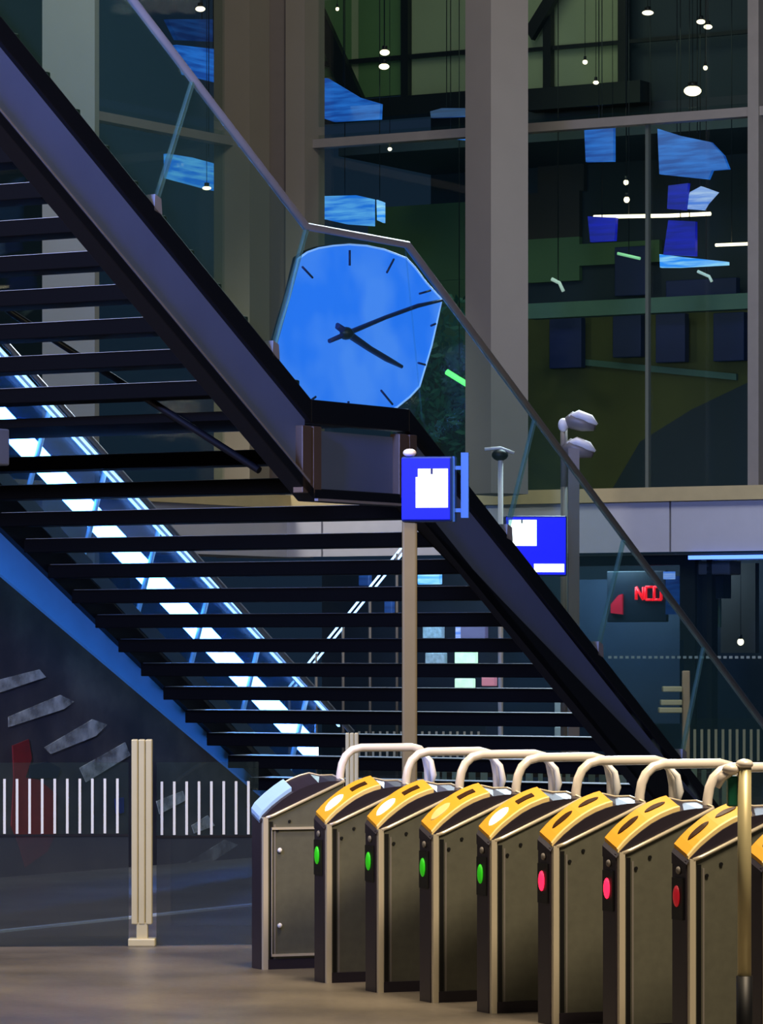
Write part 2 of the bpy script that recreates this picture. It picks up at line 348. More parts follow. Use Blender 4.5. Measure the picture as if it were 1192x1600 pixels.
mural([(45, 1196), (75, 1190), (95, 1200), (90, 1216), (48, 1216)], 'painted_patch', mat('navy paint', '#10182c', .6), 'dark navy patch painted beside the head of the red figure', 'mural patch')
mural([(180, 1248), (194, 1246), (194, 1270), (182, 1272)], 'painted_patch', mat('blue paint', '#1c2c6c', .6), 'small blue patch painted on the mural left of the post', 'mural patch')

# ------------------------------------------------------------ ticket gates
AX = Vector((.917, .4, 0)).normalized(); BY = Vector((AX.y, -AX.x, 0))   # BY toward the camera side
GRZ = math.atan2(AX.y, AX.x); GW = .13
def gl(a, b, z): return (a, b, z)    # local: x along, y away(+)
ZN = [(-.015, .745), (0, .77), (.05, .815), (.1, .852), (.15, .884), (.2, .908), (.25, .926), (.3, .938), (.36, .945), (.43, .946)]
m_green = mat('green lit arrow', '#30d020', .4, emit=.45, ecol='#2ec018', noise=0)
m_red = mat('red lit cross', '#ff2850', .4, emit=2.6, ecol='#ff1c40', noise=0)
m_redoff = mat('dim red lamp', '#701020', .4, emit=.25, ecol='#ff2030', noise=0)
def gate(loc, label, ind, reader):
    g = thing('ticket_gate', label, 'ticket gate', loc, 'row of ticket gates', GRZ)
    b = MB()
    P = [(0, 0), (.44, 0), (.44, .935), (.425, .935), (.02, .765), (0, .762)]
    b.prism([(x, 0, z) for x, z in P], [(x, GW, z) for x, z in P]); b.build('cabinet', m_steel, g, local=True, bevel=.004)
    b = MB(); b.box(.44, .96, .012, GW-.012, 0, .80); b.build('rear_cabinet', m_steel, g, local=True, bevel=.006)
    # end plate (narrow dark front end)
    b = MB(); b.box(-.012, 0, .012, GW, 0, .76); b.build('end_plate', m_dome, g, local=True)
    # raised slanting dome
    b = MB(); n_ = [(x, .0, z) for x, z in ZN]; f_ = [(x, GW, z+.046-(.02 if x > .33 else 0)) for x, z in ZN]
    vs = n_+f_+[(x, .0, min(z-.001, .76+max(0, x)*.4)) for x, z in ZN]+[(x, GW, min(z, .76+max(0, x)*.4)) for x, z in ZN]
    N = len(ZN); fs = []
    for i in range(N-1): fs += [(i, i+1, N+i+1, N+i), (2*N+i, 2*N+i+1, i+1, i), (N+i, N+i+1, 3*N+i+1, 3*N+i)]
    fs += [(0, N, 3*N, 2*N), (N-1, 2*N-1, 4*N-1, 3*N-1)]
    b.add(vs, fs); b.build('dome', m_dome, g, local=True)
    b = MB(); b.tube([(x, GW, z+.046-(.02 if x > .33 else 0)) for x, z in ZN if x > -.01], .005, 6); b.tube([(.43, GW, .972), (.44, 0, .95)], .005, 6); b.build('dome_edge_highlight', m_trim, g, local=True)  # bright rod imitates the highlight along the far dome edge
    b = MB(); b.tube([(.012, -.006, .764), (.05, -.006, .776), (.44, -.006, .944)], .0085, 6); b.box(-.006, .02, -.012, .02, 0, .768); b.build('edge_trim', m_trim, g, local=True)
    b = MB(); b.box(.055, .064, -.004, .0, .02, .73); b.box(.03, .05, -.0025, .0, .02, .745, 1); b.build('panel_seam', [m_frame, m_black], g, local=True)
    b = MB(); b.box(.0, .44, -.006, 0, 0, .05); b.build('plinth', m_dome, g, local=True)
    for x, z in ((.075, .70), (.14, .745)):
        s = MB(); s.tube([(x, -.006, z), (x, .0, z)], .008, 8); s.build('screw', m_black, g, local=True)
    # hoop
    pts = [(.44, .06, .78), (.445, .06, .98), (.455, .06, 1.03), (.475, .06, 1.07), (.51, .06, 1.10), (.56, .06, 1.112), (.84, .06, 1.112), (.89, .06, 1.10), (.92, .06, 1.07), (.935, .06, 1.0), (.94, .06, .79)]
    b = MB(); b.tube(pts, .021, 12); b.build('hoop_rail', m_chrome, g, local=True)
    b = MB(); b.tube([(.89, .02, 1.09), (.925, .0, 1.04), (.94, .0, .97), (.935, .02, .9)], [.008, .015, .017, .006], 10); b.build('guard_wing', m_white, g, local=True)
    b = MB(); b.box(.56, .84, .04, .085, .80, .9); b.build('flap_housing', mat('smoky acrylic', '#3c4c44', .2, alpha=.6), g, local=True)
    # indicator on the front end
    if ind:
        b = MB(); b.box(-.02, -.012, .03, GW-.01, .52, .69); b.build('indicator_bezel', m_black, g, local=True)
        b = MB(); b.ball((-.022, .075, .615), .010, .026, .044, 12); b.build('indicator_lamp', {'green': m_green, 'red': m_red, 'dim': m_redoff}[ind], g, local=True)
        b = MB(); b.ball((-.016, .07, .72), .008, .018, .016, 8); b.build('sensor', m_frame, g, local=True)
    def strip(nm, m, a0, a1, y0, y1, h, n=10, ov=False):
        import bisect
        def zz(x):
            x = max(x, ZN[0][0])
            for i in range(len(ZN)-1):
                if ZN[i][0] <= x <= ZN[i+1][0]: return ZN[i][1]+(ZN[i+1][1]-ZN[i][1])*(x-ZN[i][0])/(ZN[i+1][0]-ZN[i][0])
            return ZN[-1][1]
        vs = []; fs = []
        for i in range(n+1):
            x = a0+(a1-a0)*i/n; e = math.sin(math.pi*min(1, max(0.0, i/n)))**.5 if ov else 1; yc = (y0+y1)/2; hw = (y1-y0)/2*max(e, .05)
            # the first point hooks down over the front of the gate
            for y in (yc-hw, yc+hw):
                zb = zz(x)+.046*y/GW; vs += [(x, y, zb+h), (x, y, zb-.012 if not ov else zb)]
        for i in range(n):
            o = 4*i; fs += [(o, o+4, o+6, o+2), (o+1, o+3, o+7, o+5), (o, o+1, o+5, o+4), (o+2, o+6, o+7, o+3)]
        fs += [(0, 2, 3, 1), (4*n, 4*n+1, 4*n+3, 4*n+2)]
        b = MB(); b.add(vs, fs); return b.build(nm, m, g, local=True)
    if reader == 'end':
        strip('reader', m_bluewhite, -.015, .16, .02, GW, .02)
    else:
        rd = strip('reader', m_yel, -.004, .285, .014, GW, .016)
        b = strip('reader_edge', m_yel2, -.006, .285, .004, .016, .018)
        if reader == 'white':
            strip('card_pad', mat('lit white card pad', '#ffffff', .3, emit=1.2, ecol='#fff4e8', noise=0), .02, .115, .045, .10, .021, 12, True)
            strip('display', m_brown, .155, .235, .055, .085, .0205, 6)
        elif reader == 'yellow':
            strip('card_pad', mat('cream card pad', '#f3d890', .3), .02, .115, .045, .10, .021, 12, True)
            strip('display', m_brown, .155, .235, .055, .085, .0205, 6)
        else:
            strip('card_pad', m_brown, .03, .125, .06, .09, .021, 12, True)
            strip('display', m_brown, .155, .25, .06, .088, .0205, 10, True)
    return g
gate1 = gate((-.594, 20.55, 0), 'leftmost ticket gate, pale blue end cap, no yellow reader, framed side panel', None, 'end')
b = MB()
for z in (.07, .71): b.box(.04, .40, -.012, -.002, z-.006, z+.006)
b.box(.04, .044, -.008, -.002, .07, .71)
b.build('panel_frame', m_trim, gate1, local=True)
for z in (.60, .22):
    b = MB(); b.ball((.085, -.008, z), .013, .008, .013, 8); b.build('lock_knob', m_white, gate1, local=True)
specs = [('second ticket gate from the left, green light, white pad on its yellow reader', 'green', 'white'),
 ('third ticket gate from the left, green light and white pad on its yellow reader', 'green', 'white'),
 ('fourth ticket gate from the left, green light and plain cream pad on its yellow reader', 'green', 'yellow'),
 ('fifth ticket gate from the left, last green-lit one, white pad on reader', 'green', 'white'),
 ('red-lit ticket gate directly right of the last green-lit gate', 'red', 'dark'),
 ('right-hand one of the two ticket gates with bright red lights, dark ovals on its reader', 'red', 'dark'),
 ('ticket gate just left of the slim aluminium post, unlit dark red lamp', 'dim', 'dark'),
 ('ticket gate at the right edge of the picture, mostly cut off beyond the aluminium post', None, 'dark')]
for i, (l, ind, rd) in enumerate(specs):
    gate((-.263+.2505*i, 19.71-.553*i, 0), l, ind, rd)

# ------------------------------------------------------------ posts and glass barriers
def alu_post(x, D, ztop, w, label, dark_below=0):
    X = (x-CX)*D/F
    t = thing('barrier_post', label, 'post', (X, D, 0), 'aluminium barrier posts')
    b = MB()
    for dx in (-.36, .0, .36): b.box(X+dx*w-.16*w, X+dx*w+.16*w, D-w*.35, D+w*.35, .12+dark_below, ztop)
    b.box(X-w*.45, X+w*.45, D-w*.22, D+w*.22, .12+dark_below, ztop-.005); b.build('shaft', m_alu, t, bevel=.006)
    b = MB(); b.box(X-w*.27, X+w*.3, D-w*.3, D+w*.3, .0, .13+dark_below); b.build('foot', m_alu if not dark_below else m_black, t, bevel=.004)
    b = MB(); b.box(X-w*.68, X+w*.7, D-w*.6, D+w*.6, 0, .045); b.build('base_plate', m_alu if not dark_below else m_black, t, bevel=.008)
    return t
alu_post(222, 22.2, 1.126, .108, 'grooved aluminium post with base plate standing at the left of the gates')
alu_post(550, 24.3, 1.12, .075, 'grey post seen behind the first gate hoop')
Dp = 15.3; X = (1163-CX)*Dp/F
t = thing('end_post', 'slim aluminium post with rounded cap in front of the gates at right', 'post', (X, Dp, 0))
MB().tube([(X, Dp, .385), (X, Dp, 1.17)], .026, 14).build('shaft', m_alu, t)
MB().ball((X, Dp, 1.18), .034, .034, .02, 14).build('cap', m_chrome, t)
MB().tube([(X, Dp, 0), (X, Dp, .385)], .031, 14).build('sleeve', m_black, t)
b = MB(); b.box(X-.062, X-.022, Dp+.0, Dp+.07, 1.02, 1.135); b.build('green_box', mat('green plastic', '#0f6a4c', .5), t, bevel=.006)
b = MB(); b.ball((X-.05, Dp, 1.16), .035, .03, .022, 10); b.tube([(X-.05, Dp, 1.15), (X-.085, Dp, 1.13), (X-.1, Dp, 1.09)], [.014, .018, .008], 8); b.build('clip', m_chrome, t)

g_bar = glass('clear barrier glass', '#f4f8f6', .02, .015, '#80a090')
g_fro = glass('smoked barrier glass', '#c4caca', .04, .15, '#5c6468')
m_stripe = mat('white printed stripe', '#c9cabc', .6, noise=.05)
def barrier(xa, xb, Da, Db, zt, zs0, zs1, pitch, sw, label, zb=.12, rail_m=None, thick=.012):
    A = px(xa, HY, Da); B = px(xb, HY, Db); d = (B-A); L = d.length; d.normalize(); n = Vector((-d.y, d.x, 0))
    if n.y < 0: n = -n
    P = Plane((A.x, A.y, 0), d, n)
    t = thing('glass_barrier', label, 'glass barrier', tuple(P.pt(L/2, 0, 0)), 'striped glass barriers')
    b = MB(); P.tbox(b, 0, L, 0, thick, zs0, zt); b.build('clear_pane', g_bar, t)
    b = MB(); P.tbox(b, 0, L, 0, thick, zb, zs0); b.build('smoked_pane', g_fro, t)
    b = MB(); P.tbox(b, 0, L, -.003, thick+.003, zs0-.012, zs0); b.build('band_line', m_dark, t)
    if rail_m is not m_dark:
        b = MB(); P.tbox(b, 0, L, -.012, thick+.012, 0, zb); b.build('base_rail', rail_m or m_frame, t)
    k = pitch*.3
    while k < L-sw:
        b = MB(); P.tbox(b, k, k+sw, -.003, 0, zs0+.004, zs1); b.build('stripe', m_stripe, t); k += pitch
    return t
barrier(-60, 201, 22.1, 22.2, 1.0, .61, .912, .068, .014, 'striped glass barrier left of the grooved aluminium post', zb=.004, rail_m=m_dark)
barrier(245, 404, 22.2, 22.3, 1.0, .60, .895, .068, .014, 'striped glass barrier between the grooved aluminium post and the first gate', zb=.004, rail_m=m_dark)
barrier(556, 760, 36, 36, 1.0, .61, .90, .062, .02, 'distant striped glass barrier seen between the lowest stair treads', rail_m=m_beige)
barrier(1080, 1215, 37, 37, 1.0, .61, .90, .064, .024, 'distant striped glass barrier at the right behind the balustrade', rail_m=m_beige)

# lit strip along the floor edge (steel threshold)
A = Vector((-2.2, 23.2, 0)); B = Vector((-.75, 25.8, 0)); d = (B-A).normalized(); n = Vector((-d.y, d.x, 0))
b = MB(); b.prism([A, B, B+n*.06, A+n*.06], [v+Vector((0, 0, .012)) for v in (A, B, B+n*.06, A+n*.06)])
tag(b.build('floor_strip', mat('pale blue floor strip', '#d0e4ff', .3, .0)), 'pale blue metal strip running along the floor behind the aluminium post', 'floor strip')

# ------------------------------------------------------------ signs
def make_sign(name, x0, x1, y0, y1, D, yaw, dep, label, white, poles, extra=None):
    c = px((x0+x1)/2, y1, D); top = px(0, y0, D).z; w = (x1-x0)*D/F/math.cos(yaw); h = top-c.z
    d = Vector((math.cos(yaw), math.sin(yaw), 0)); n = Vector((-d.y, d.x, 0)); P = Plane((c.x, c.y, 0), d, n)
    t = thing(name, label, 'sign', (poles[0] and px(poles[0], 0, D).x, D+.1, 0))
    b = MB(); P.tbox(b, -w/2, w/2, .0, dep, c.z, top); b.build('case', mat('navy sign case', '#12327c', .35, .2), t, bevel=.01)
    b = MB(); P.tbox(b, -w/2+.004, w/2-.012, -.01, .0, c.z+.012, top-.012); b.build('face', mat('royal blue lit face', '#0812ff', .4, emit=1.1, noise=.0, ecol='#0008ff'), t)
    wx0, wx1, wy0, wy1 = white; a = P.hit(wx0, wy0); e = P.hit(wx1, wy1); m = (a[0]+e[0])/2
    mw_ = mat('white lit panel', '#ffffff', .4, emit=2.6, ecol='#f4f8ff', noise=0)
    b = MB(); P.tbox(b, a[0]+.012, e[0], -.016, -.01, e[1], a[1]-.006); P.tbox(b, a[0], a[0]+.012, -.016, -.01, e[1], a[1]-.05); b.build('white_panel', mw_, t)
    nt_ = (e[1]-a[1]); b = MB(); P.tbox(b, m-.006, m+.006, -.019, -.016, a[1]-.035, a[1]-.004); b.build('notch', m_hand, t)
    if extra:
        a = P.hit(extra[0], extra[2]); e = P.hit(extra[1], extra[3]); b = MB(); P.tbox(b, a[0], e[0], -.016, -.01, e[1], a[1]); b.build('white_strip', mw_, t)
    return t, P, w, c.z, top
t, P, w, zb, zt = make_sign('platform_sign', 627, 706, 713, 815, 21.5, -.12, .14, 'glowing blue sign with white panel on a pole in front of the landing', (650, 700, 731, 793), (640,))
b = MB(); P.tbox(b, w/2, w/2+.012, .02, .13, zb, zt); b.build('side_plate', mat('mid blue side', '#2a5aa8', .4), t)
b = MB(); P.tbox(b, w/2+.045, w/2+.085, .02, .06, zb+.02, zt+.02); P.tbox(b, w/2, w/2+.05, .03, .05, zb+.05, zb+.07); P.tbox(b, w/2, w/2+.05, .03, .05, zt-.07, zt-.05); b.build('bracket', mat('mid blue bracket', '#3c6cc0', .4), t)
xp = px(640, 0, 21.5).x
b = MB(); b.box(xp-.04, xp+.04, 21.53, 21.61, 0, zb+.01); b.build('pole', mat('beige painted pole', '#786c4c', .5, .1), t, bevel=.012)
b = MB(); b.ball((xp, 21.53, zt+.02), .036, .036, .022, 12); b.build('pole_cap', m_chrome, t)
t, P, w, zb, zt = make_sign('platform_sign', 790, 886, 806, 900, 33, .08, .2, 'glowing blue sign with white square and white strip seen through the stair glass', (792, 838, 811, 853), (895,), (834, 881, 881, 894))
xp = px(897, 0, 33).x
b = MB(); b.box(xp-.045, xp+.045, 33.05, 33.14, 0, px(0, 700, 33).z); b.build('pole', m_frame, t)

# surveillance cameras
def cctv(x, y, D, label, parts):
    p = px(x, y, D); t = thing('surveillance_camera', label, 'camera', (p.x, p.y, p.z)); s = D/F
    return t, s
c0 = px(882, 735, 34.5); t = thing('camera_mast', 'short pale mast with two surveillance cameras above the stair handrail', 'camera mast', (c0.x, 34.6, 0))
b = MB(); b.tube([(c0.x, 34.6, px(0, 760, 34.5).z), (c0.x, 34.6, px(0, 668, 34.5).z)], .03, 10); b.tube([(c0.x, 34.6, 0), (c0.x, 34.6, px(0, 760, 34.5).z)], .03, 10); b.build('mast', m_frame, t)
MB().ball(tuple(px(880, 664, 34.5)), .045, .045, .06).build('joint', m_white, t)
for (x, y) in ((903, 664), (900, 706)):
    q = px(x, y, 34.5); b = MB()
    b.tube([q+Vector((-.12, .02, .02)), q+Vector((-.05, 0, .04)), q+Vector((.05, -.02, .01)), q+Vector((.14, -.04, -.03))], [.03, .075, .07, .025], 12); hh = b.build('camera_head', m_frame, t)
    b = MB(); b.tube([q+Vector((-.08, -.04, .07)), q+Vector((.0, -.05, .085)), q+Vector((.1, -.06, .045)), q+Vector((.16, -.06, .0))], [.012, .04, .04, .01], 8); b.build('sun_shield', m_white, hh)
    b = MB(); b.tube([q+Vector((-.1, .02, .01)), (c0.x, 34.6, q.z-.02)], .016, 8); b.build('arm', m_frame, t)
c1 = px(782, 765, 34); t = thing('camera_mast', 'small T-shaped mast with a dark camera dome seen through the glass', 'camera mast', (c1.x, 34, 0))
b = MB(); b.tube([(c1.x, 34, 0), (c1.x, 34, px(0, 708, 34).z)], .022, 8); b.tube([px(757, 702, 34), px(782, 700, 34), px(803, 708, 34)], .014, 8); b.build('mast', m_white, t)
MB().ball(tuple(px(781, 711, 34)), .07, .07, .05).build('dome', m_black, t)

# junction box at left under the stairs
A = ST.hit(8, 700, 1.0); b = MB(); ST.tbox(b, A[0]-.25, A[0]+.045, 1.0, 1.12, A[1]-.1, A[1]+.11)
jb = thing('junction_box', 'grey box hung under the stair treads at the left edge', 'box', tuple(ST.pt(A[0]-.1, 1.06, A[1]-.1)))
b.build('case', mat('grey box', '#5c6272', .5), jb, bevel=.01)
b = MB(); b.tube([ST.pt(A[0]-.1, 1.06, A[1]+.1), ST.pt(A[0]-.1, 1.06, A[1]+.62)], .012, 6); b.build('hanger', m_dark, jb)

# ------------------------------------------------------------ facades
P1 = px(475, HY, 48); P2 = px(1192, HY, 45); d = Vector((P2.x-P1.x, P2.y-P1.y, 0)).normalized(); FR = Plane((P1.x, P1.y, 0), d, (-d.y, d.x, 0))
Q1 = px(150, HY, 45.3); Q2 = px(395, HY, 48); d = Vector((Q2.x-Q1.x, Q2.y-Q1.y, 0)).normalized(); FL = Plane((Q1.x, Q1.y, 0), d, (-d.y, d.x, 0))
trim_i = [0]
def trim(Pl, rects, m, v, dep, label=None):
    b = MB()
    for (x0, y0, x1, y1) in rects: Pl.rect(b, x0, y0, x1, y1, v, dep)
    trim_i[0] += 1; return struct('trim_%d' % trim_i[0], b, m, label)
def column(Pl, x0, x1, y0, y1, v, dep, m, label):
    b = MB(); Pl.rect(b, x0, y0, x1, y1, v, dep); trim_i[0] += 1; return struct('trim_%d' % trim_i[0], b, m, label)
m_col = mat('warm grey column cladding', '#868078', .65, noise=.06, scale=3)
m_col2 = mat('brown grey column cladding', '#7a7468', .65, noise=.06, scale=3)
# big column rotated so that two faces show
cc = px(776, HY, 44.0); ry = .52
b = MB(); a1 = Vector((math.cos(-ry), math.sin(-ry), 0)); 
z0 = px(0, 772, 44).z; z1 = 12.0
e = px(767, HY, 43.7); l = px(727, HY, 44.1); r_ = px(825, HY, 44.0)
e.z = l.z = r_.z = 0; bk = l+(r_-e)
pl = [l, e, r_, bk+Vector((0, .3, 0))]
b.prism([v+Vector((0, 0, z0)) for v in pl], [v+Vector((0, 0, z1)) for v in pl])
struct('wall_pillar', b, m_col, 'large grey square pillar in front of the glass facade')
column(FL, 390, 421, -80, 790, -.35, .5, m_col2, 'left post of the paired column'); column(FR, 446, 476, -80, 790, -.3, .45, m_col2, 'right post of the paired column')
b = MB(); Pm = px(415, HY, 48); b.box(Pm.x, px(452, HY, 48).x, 47.9, 48.2, 3.3, 12); struct('wall_corner', b, mat('recess brown', '#4c423c', .6), 'recess between the paired posts')
column(FR, 1168, 1185, -80, 790, -.15, .2, m_frame, 'grey mullion at the right of the facade'); column(FR, 1186, 1260, -80, 790, 0, .1, mat('dark panel', '#22262a', .6), 'dark panel beside the right mullion')
trim(FR, [(470, 190, 1192+60, 204)], m_frame, -.12, .16, 'grey transom across the right facade')
trim(FL, [(-60, 176, 398, 190)], m_frame, -.12, .16, 'grey transom across the left facade')
FR_t = lambda x: FR.hit(x, HY)[0]
zl = FR.hit(800, 772)[1]; zlb = FR.hit(800, 793)[1]; zpb = FR.hit(1000, 866)[1]
b = MB(); FR.tbox(b, -.2, FR_t(1300), -.9, .05, zlb, zl); FL.tbox(b, -3, FL.hit(400, HY)[0]+.3, -.9, .05, zlb, zl); trim_i[0] += 1; struct('trim_%d' % trim_i[0], b, m_beige, 'beige ledge above the panel band')
b = MB(); xs = [395, 560, 690, 812, 955, 1098, 1250]
for a, c in zip(xs[:-1], xs[1:]): FR.tbox(b, FR_t(a)+.012, FR_t(c)-.012, -.82, -.78, zpb, zlb)
FR.tbox(b, FR_t(395), FR_t(1250), -.775, -.1, zpb+.02, zlb, 1); FL.tbox(b, -3, FL.hit(400, HY)[0], -.8, -.1, zpb, zlb)
struct('wall_band', b, [m_band, m_dark], 'pale grey panel band over the shop fronts')
# panes (glass facade)
g_fac = glass('facade glass', '#eef4f2', .03, .012, '#406868')
zt_ = FR.hit(600, 197)[1]
wi = 0
def pane(Pl, x0, x1, za, zb):
    global wi
    wi += 1; b = MB(); Pl.tbox(b, Pl.hit(x0, HY)[0], Pl.hit(x1, HY)[0], 0, .03, za, zb); o = struct('window_%d' % wi, b, g_fac)
for Pl, x0, x1 in ((FL, -60, 148), (FL, 150, 390), (FR, 476, 760), (FR, 800, 1010), (FR, 1012, 1168)):
    z_ = FR.hit(600, 197)[1]; pane(Pl, x0, x1, zl, z_-.05); pane(Pl, x0, x1, z_+.05, 12)
trim(FR, [(1008, 180, 1013, 768)], mat('thin mullion', '#4a5450', .5), -.03, .06, 'thin mullion in the right bay')
# interior
D1, D2 = 4.5, 4.5
m_gw = mat('green painted wall', '#4c6c44', .7, noise=.2, scale=1.5); m_gw2 = mat('pale green wall', '#868e74', .7, noise=.15, scale=1.5)
m_ol = mat('olive carpet wall', '#4a4c1c', .8, noise=.3, scale=2); m_navy = mat('navy panel', '#0e1c54', .6); m_deep = mat('deep blue grey wall', '#142430', .7, noise=.3, scale=1)
m_teal = mat('grey green band', '#4c6c60', .7); m_br = mat('dark brown wall', '#2c261e', .7)
IM = [m_deep, m_gw, m_gw2, m_ol, m_navy, m_teal, m_br, m_black]
b = MB(); FR.tbox(b, FR_t(380), FR_t(1330), D1, D1+.2, zlb, 12.5)
struct('wall_back', b, m_deep, 'dark rear wall inside the upper floor')
b = MB(); FL.tbox(b, -4.5, FL.hit(520, HY)[0], 4.0, 4.2, zlb, 12.5); struct('wall_left', b, m_deep, 'dark rear wall inside the left bay')
b = MB()
R = lambda x0, y0, x1, y1, mi, v=D1-.1, dep=.08: FR.rect(b, x0, y0, x1, y1, v, dep, mi)
R(470, -60, 640, 152, 2); R(640, -60, 727, 150, 2); R(825, -60, 978, 135, 2); R(560, -60, 640, 150, 1, D1-.11)
R(478, 0, 548, 120, 1, D1-.12)
R(575, 320, 740, 440, 1); R(575, 440, 740, 560, 1, D1-.09); R(825, 372, 905, 440, 1); R(905, 378, 1030, 412, 1); R(825, 300, 905, 372, 6); R(840, 190, 912, 300, 6)
R(820, 570, 1180, 775, 3); R(820, 490, 1180, 575, 3, D1-.09)
FR.poly(b, [(950, 775), (1000, 690), (1080, 640), (1180, 592), (1180, 775)], D1-.16, .05, 0)
FR.poly(b, [(900, 560), (1150, 584), (1150, 594), (905, 570)], D1-.15, .05, 5)
struct('wall_paint', b, IM, 'green, olive and brown wall areas inside the upper floor')
b = MB(); FR.rect(b, 470, 152, 735, 182, D1-.5, .3); FR.rect(b, 820, 132, 1000, 166, D1-.5, .3); FR.rect(b, 470, 88, 735, 95, D1-.2, .06); FR.rect(b, 820, 60, 1180, 66, D1-.2, .06)
FR.rect(b, 626, -60, 637, 152, D1-.25, .1); FR.rect(b, 848, -60, 860, 140, D1-.25, .1); FR.rect(b, 965, -60, 980, 140, D1-.25, .1)
FR.poly(b, [(470, -10), (492, -10), (565, 152), (535, 152)], D1-.35, .1); FR.poly(b, [(820, 45), (866, -30), (884, -30), (830, 62)], D1-.35, .1)
trim_i[0] += 1; struct('trim_%d' % trim_i[0], b, m_dark, 'dark inner steel frame with diagonal braces')
b = MB(); FR.rect(b, 825, 466, 1172, 490, 3.0, .2); trim_i[0] += 1; struct('trim_%d' % trim_i[0], b, m_teal, 'grey green parapet band inside the right bay')
b = MB(); FR.tbox(b, FR_t(380), FR_t(1330), .1, D1, zl-.25, zl-.05); struct('floor', b, m_deep, 'upper floor slab inside the building'); b = MB(); FR.tbox(b, FR_t(380), FR_t(1330), 2.2, D1, zt_+.0, zt_+.2); FR.tbox(b, FR_t(380), FR_t(1330), .05, D1+.2, 12.5, 12.6); FL.tbox(b, -4.5, FL.hit(395, HY)[0], .05, 4.2, 12.5, 12.6)
struct('ceiling', b, m_deep, 'floor slabs inside the building')
for x0, y0, x1, y1, l in ((957, 492, 1001, 558, 'navy panel inside the right bay, left of the thin mullion'), (1024, 490, 1070, 566, 'navy panel inside the right bay, just right of the thin mullion'), (1114, 488, 1162, 564, 'navy panel inside the right bay, beside the right mullion'), (858, 497, 908, 575, 'greyer navy panel at the left of the right bay'), (960, 385, 1008, 462, 'navy panel above the parapet band inside the right bay'), (1040, 436, 1150, 462, 'low wide navy panel above the parapet band')):
    b = MB(); FR.rect(b, x0, y0, x1, y1, D1-.3, .12); tag(b.build('wall_panel', m_navy, bevel=.01), l, 'panel', 'navy panels inside the building')
# reflections in the facade glass, built as glowing blue panels
def glow_mat(name, a, c, e):
    m = bpy.data.materials.new(name); m.use_nodes = True; nt = m.node_tree; bs = nt.nodes['Principled BSDF']
    tc = nt.nodes.new('ShaderNodeTexCoord'); mp = nt.nodes.new('ShaderNodeMapping'); mp.inputs['Scale'].default_value = (1.2, 1.2, 12)
    no = nt.nodes.new('ShaderNodeTexNoise'); no.inputs['Scale'].default_value = 1.5; no.inputs['Detail'].default_value = 4
    r = nt.nodes.new('ShaderNodeValToRGB'); r.color_ramp.elements[0].position = .4; r.color_ramp.elements[1].position = .62
    r.color_ramp.elements[0].color = lin(a); r.color_ramp.elements[1].color = lin(c)
    nt.links.new(tc.outputs['Object'], mp.inputs[0]); nt.links.new(mp.outputs[0], no.inputs[0]); nt.links.new(no.outputs['Fac'], r.inputs[0])
    nt.links.new(r.outputs[0], bs.inputs['Emission Color']); bs.inputs['Emission Strength'].default_value = e; bs.inputs['Base Color'].default_value = (.01, .02, .06, 1); return m
ms = {'mid': glow_mat('blue glow', '#1450b4', '#2a80f0', .8), 'bright': glow_mat('bright blue glow', '#1a78ee', '#62b8ff', 1.0), 'deep': glow_mat('royal blue glow', '#0408a0', '#0810d8', .7), 'pale': glow_mat('pale blue glow', '#5a8cf0', '#bcd4ff', 1.0), 'dim': glow_mat('dim blue glow', '#0c2c6c', '#1a4c98', .6), 'cyan': glow_mat('cyan white glow', '#2890ff', '#a0e0ff', 1.2)}
SC = [(FL, [(262, 240), (300, 246), (352, 260), (388, 268), (388, 306), (330, 296), (263, 278)], 'bright', 'bright blue reflection panel in the left bay just above the handrail'),
 (FL, [(276, 70), (330, 76), (378, 82), (386, 140), (340, 128), (290, 116)], 'mid', 'streaky blue reflection panel at the top of the left bay'),
 (FL, [(262, 30), (350, 30), (372, 66), (278, 62)], 'dim', 'dim blue glow reflected highest in the left bay'),
 (FR, [(488, 124), (510, 122), (560, 152), (594, 162), (593, 186), (520, 190), (492, 180)], 'mid', 'slanting blue reflection panel above the transom between column and pillar'),
 (FR, [(486, 307), (556, 305), (582, 311), (582, 353), (540, 350), (487, 338)], 'bright', 'bright blue reflection panel right above the clock'),
 (FR, [(588, 312), (598, 316), (598, 348), (589, 344)], 'cyan', 'narrow cyan reflected sliver beside the reflection above the clock'),
 (FR, [(672, 174), (690, 169), (727, 169), (727, 182), (673, 184)], 'dim', 'flat blue reflected sliver just above the transom left of the pillar'),
 (FR, [(672, 204), (727, 206), (727, 219), (690, 215)], 'mid', 'flat blue reflected sliver just under the transom left of the pillar'),
 (FR, [(912, 188), (958, 190), (958, 252), (915, 253)], 'mid', 'upright blue reflection panel at the left of the right bay'),
 (FR, [(1027, 201), (1062, 212), (1110, 222), (1130, 243), (1138, 264), (1112, 266), (1106, 280), (1030, 272)], 'mid', 'large slanting blue reflection panel in the right bay'),
 (FR, [(1044, 290), (1075, 286), (1070, 328), (1042, 326)], 'deep', 'royal blue glow reflected under the large slanting panel'),
 (FR, [(1078, 300), (1095, 291), (1120, 300), (1104, 318), (1098, 328), (1068, 326)], 'pale', 'pale blue flag-shaped reflection panel in the right bay'),
 (FR, [(1044, 344), (1086, 346), (1086, 400), (1036, 398)], 'deep', 'royal blue glow reflected below the white light line'),
 (FR, [(918, 338), (962, 340), (960, 376), (922, 378)], 'deep', 'royal blue glow reflected left of the thin mullion'),
 (FR, [(1030, 397), (1070, 402), (1136, 409), (1136, 414), (1060, 418), (1031, 418)], 'cyan', 'long thin cyan reflected strip in the right bay')]
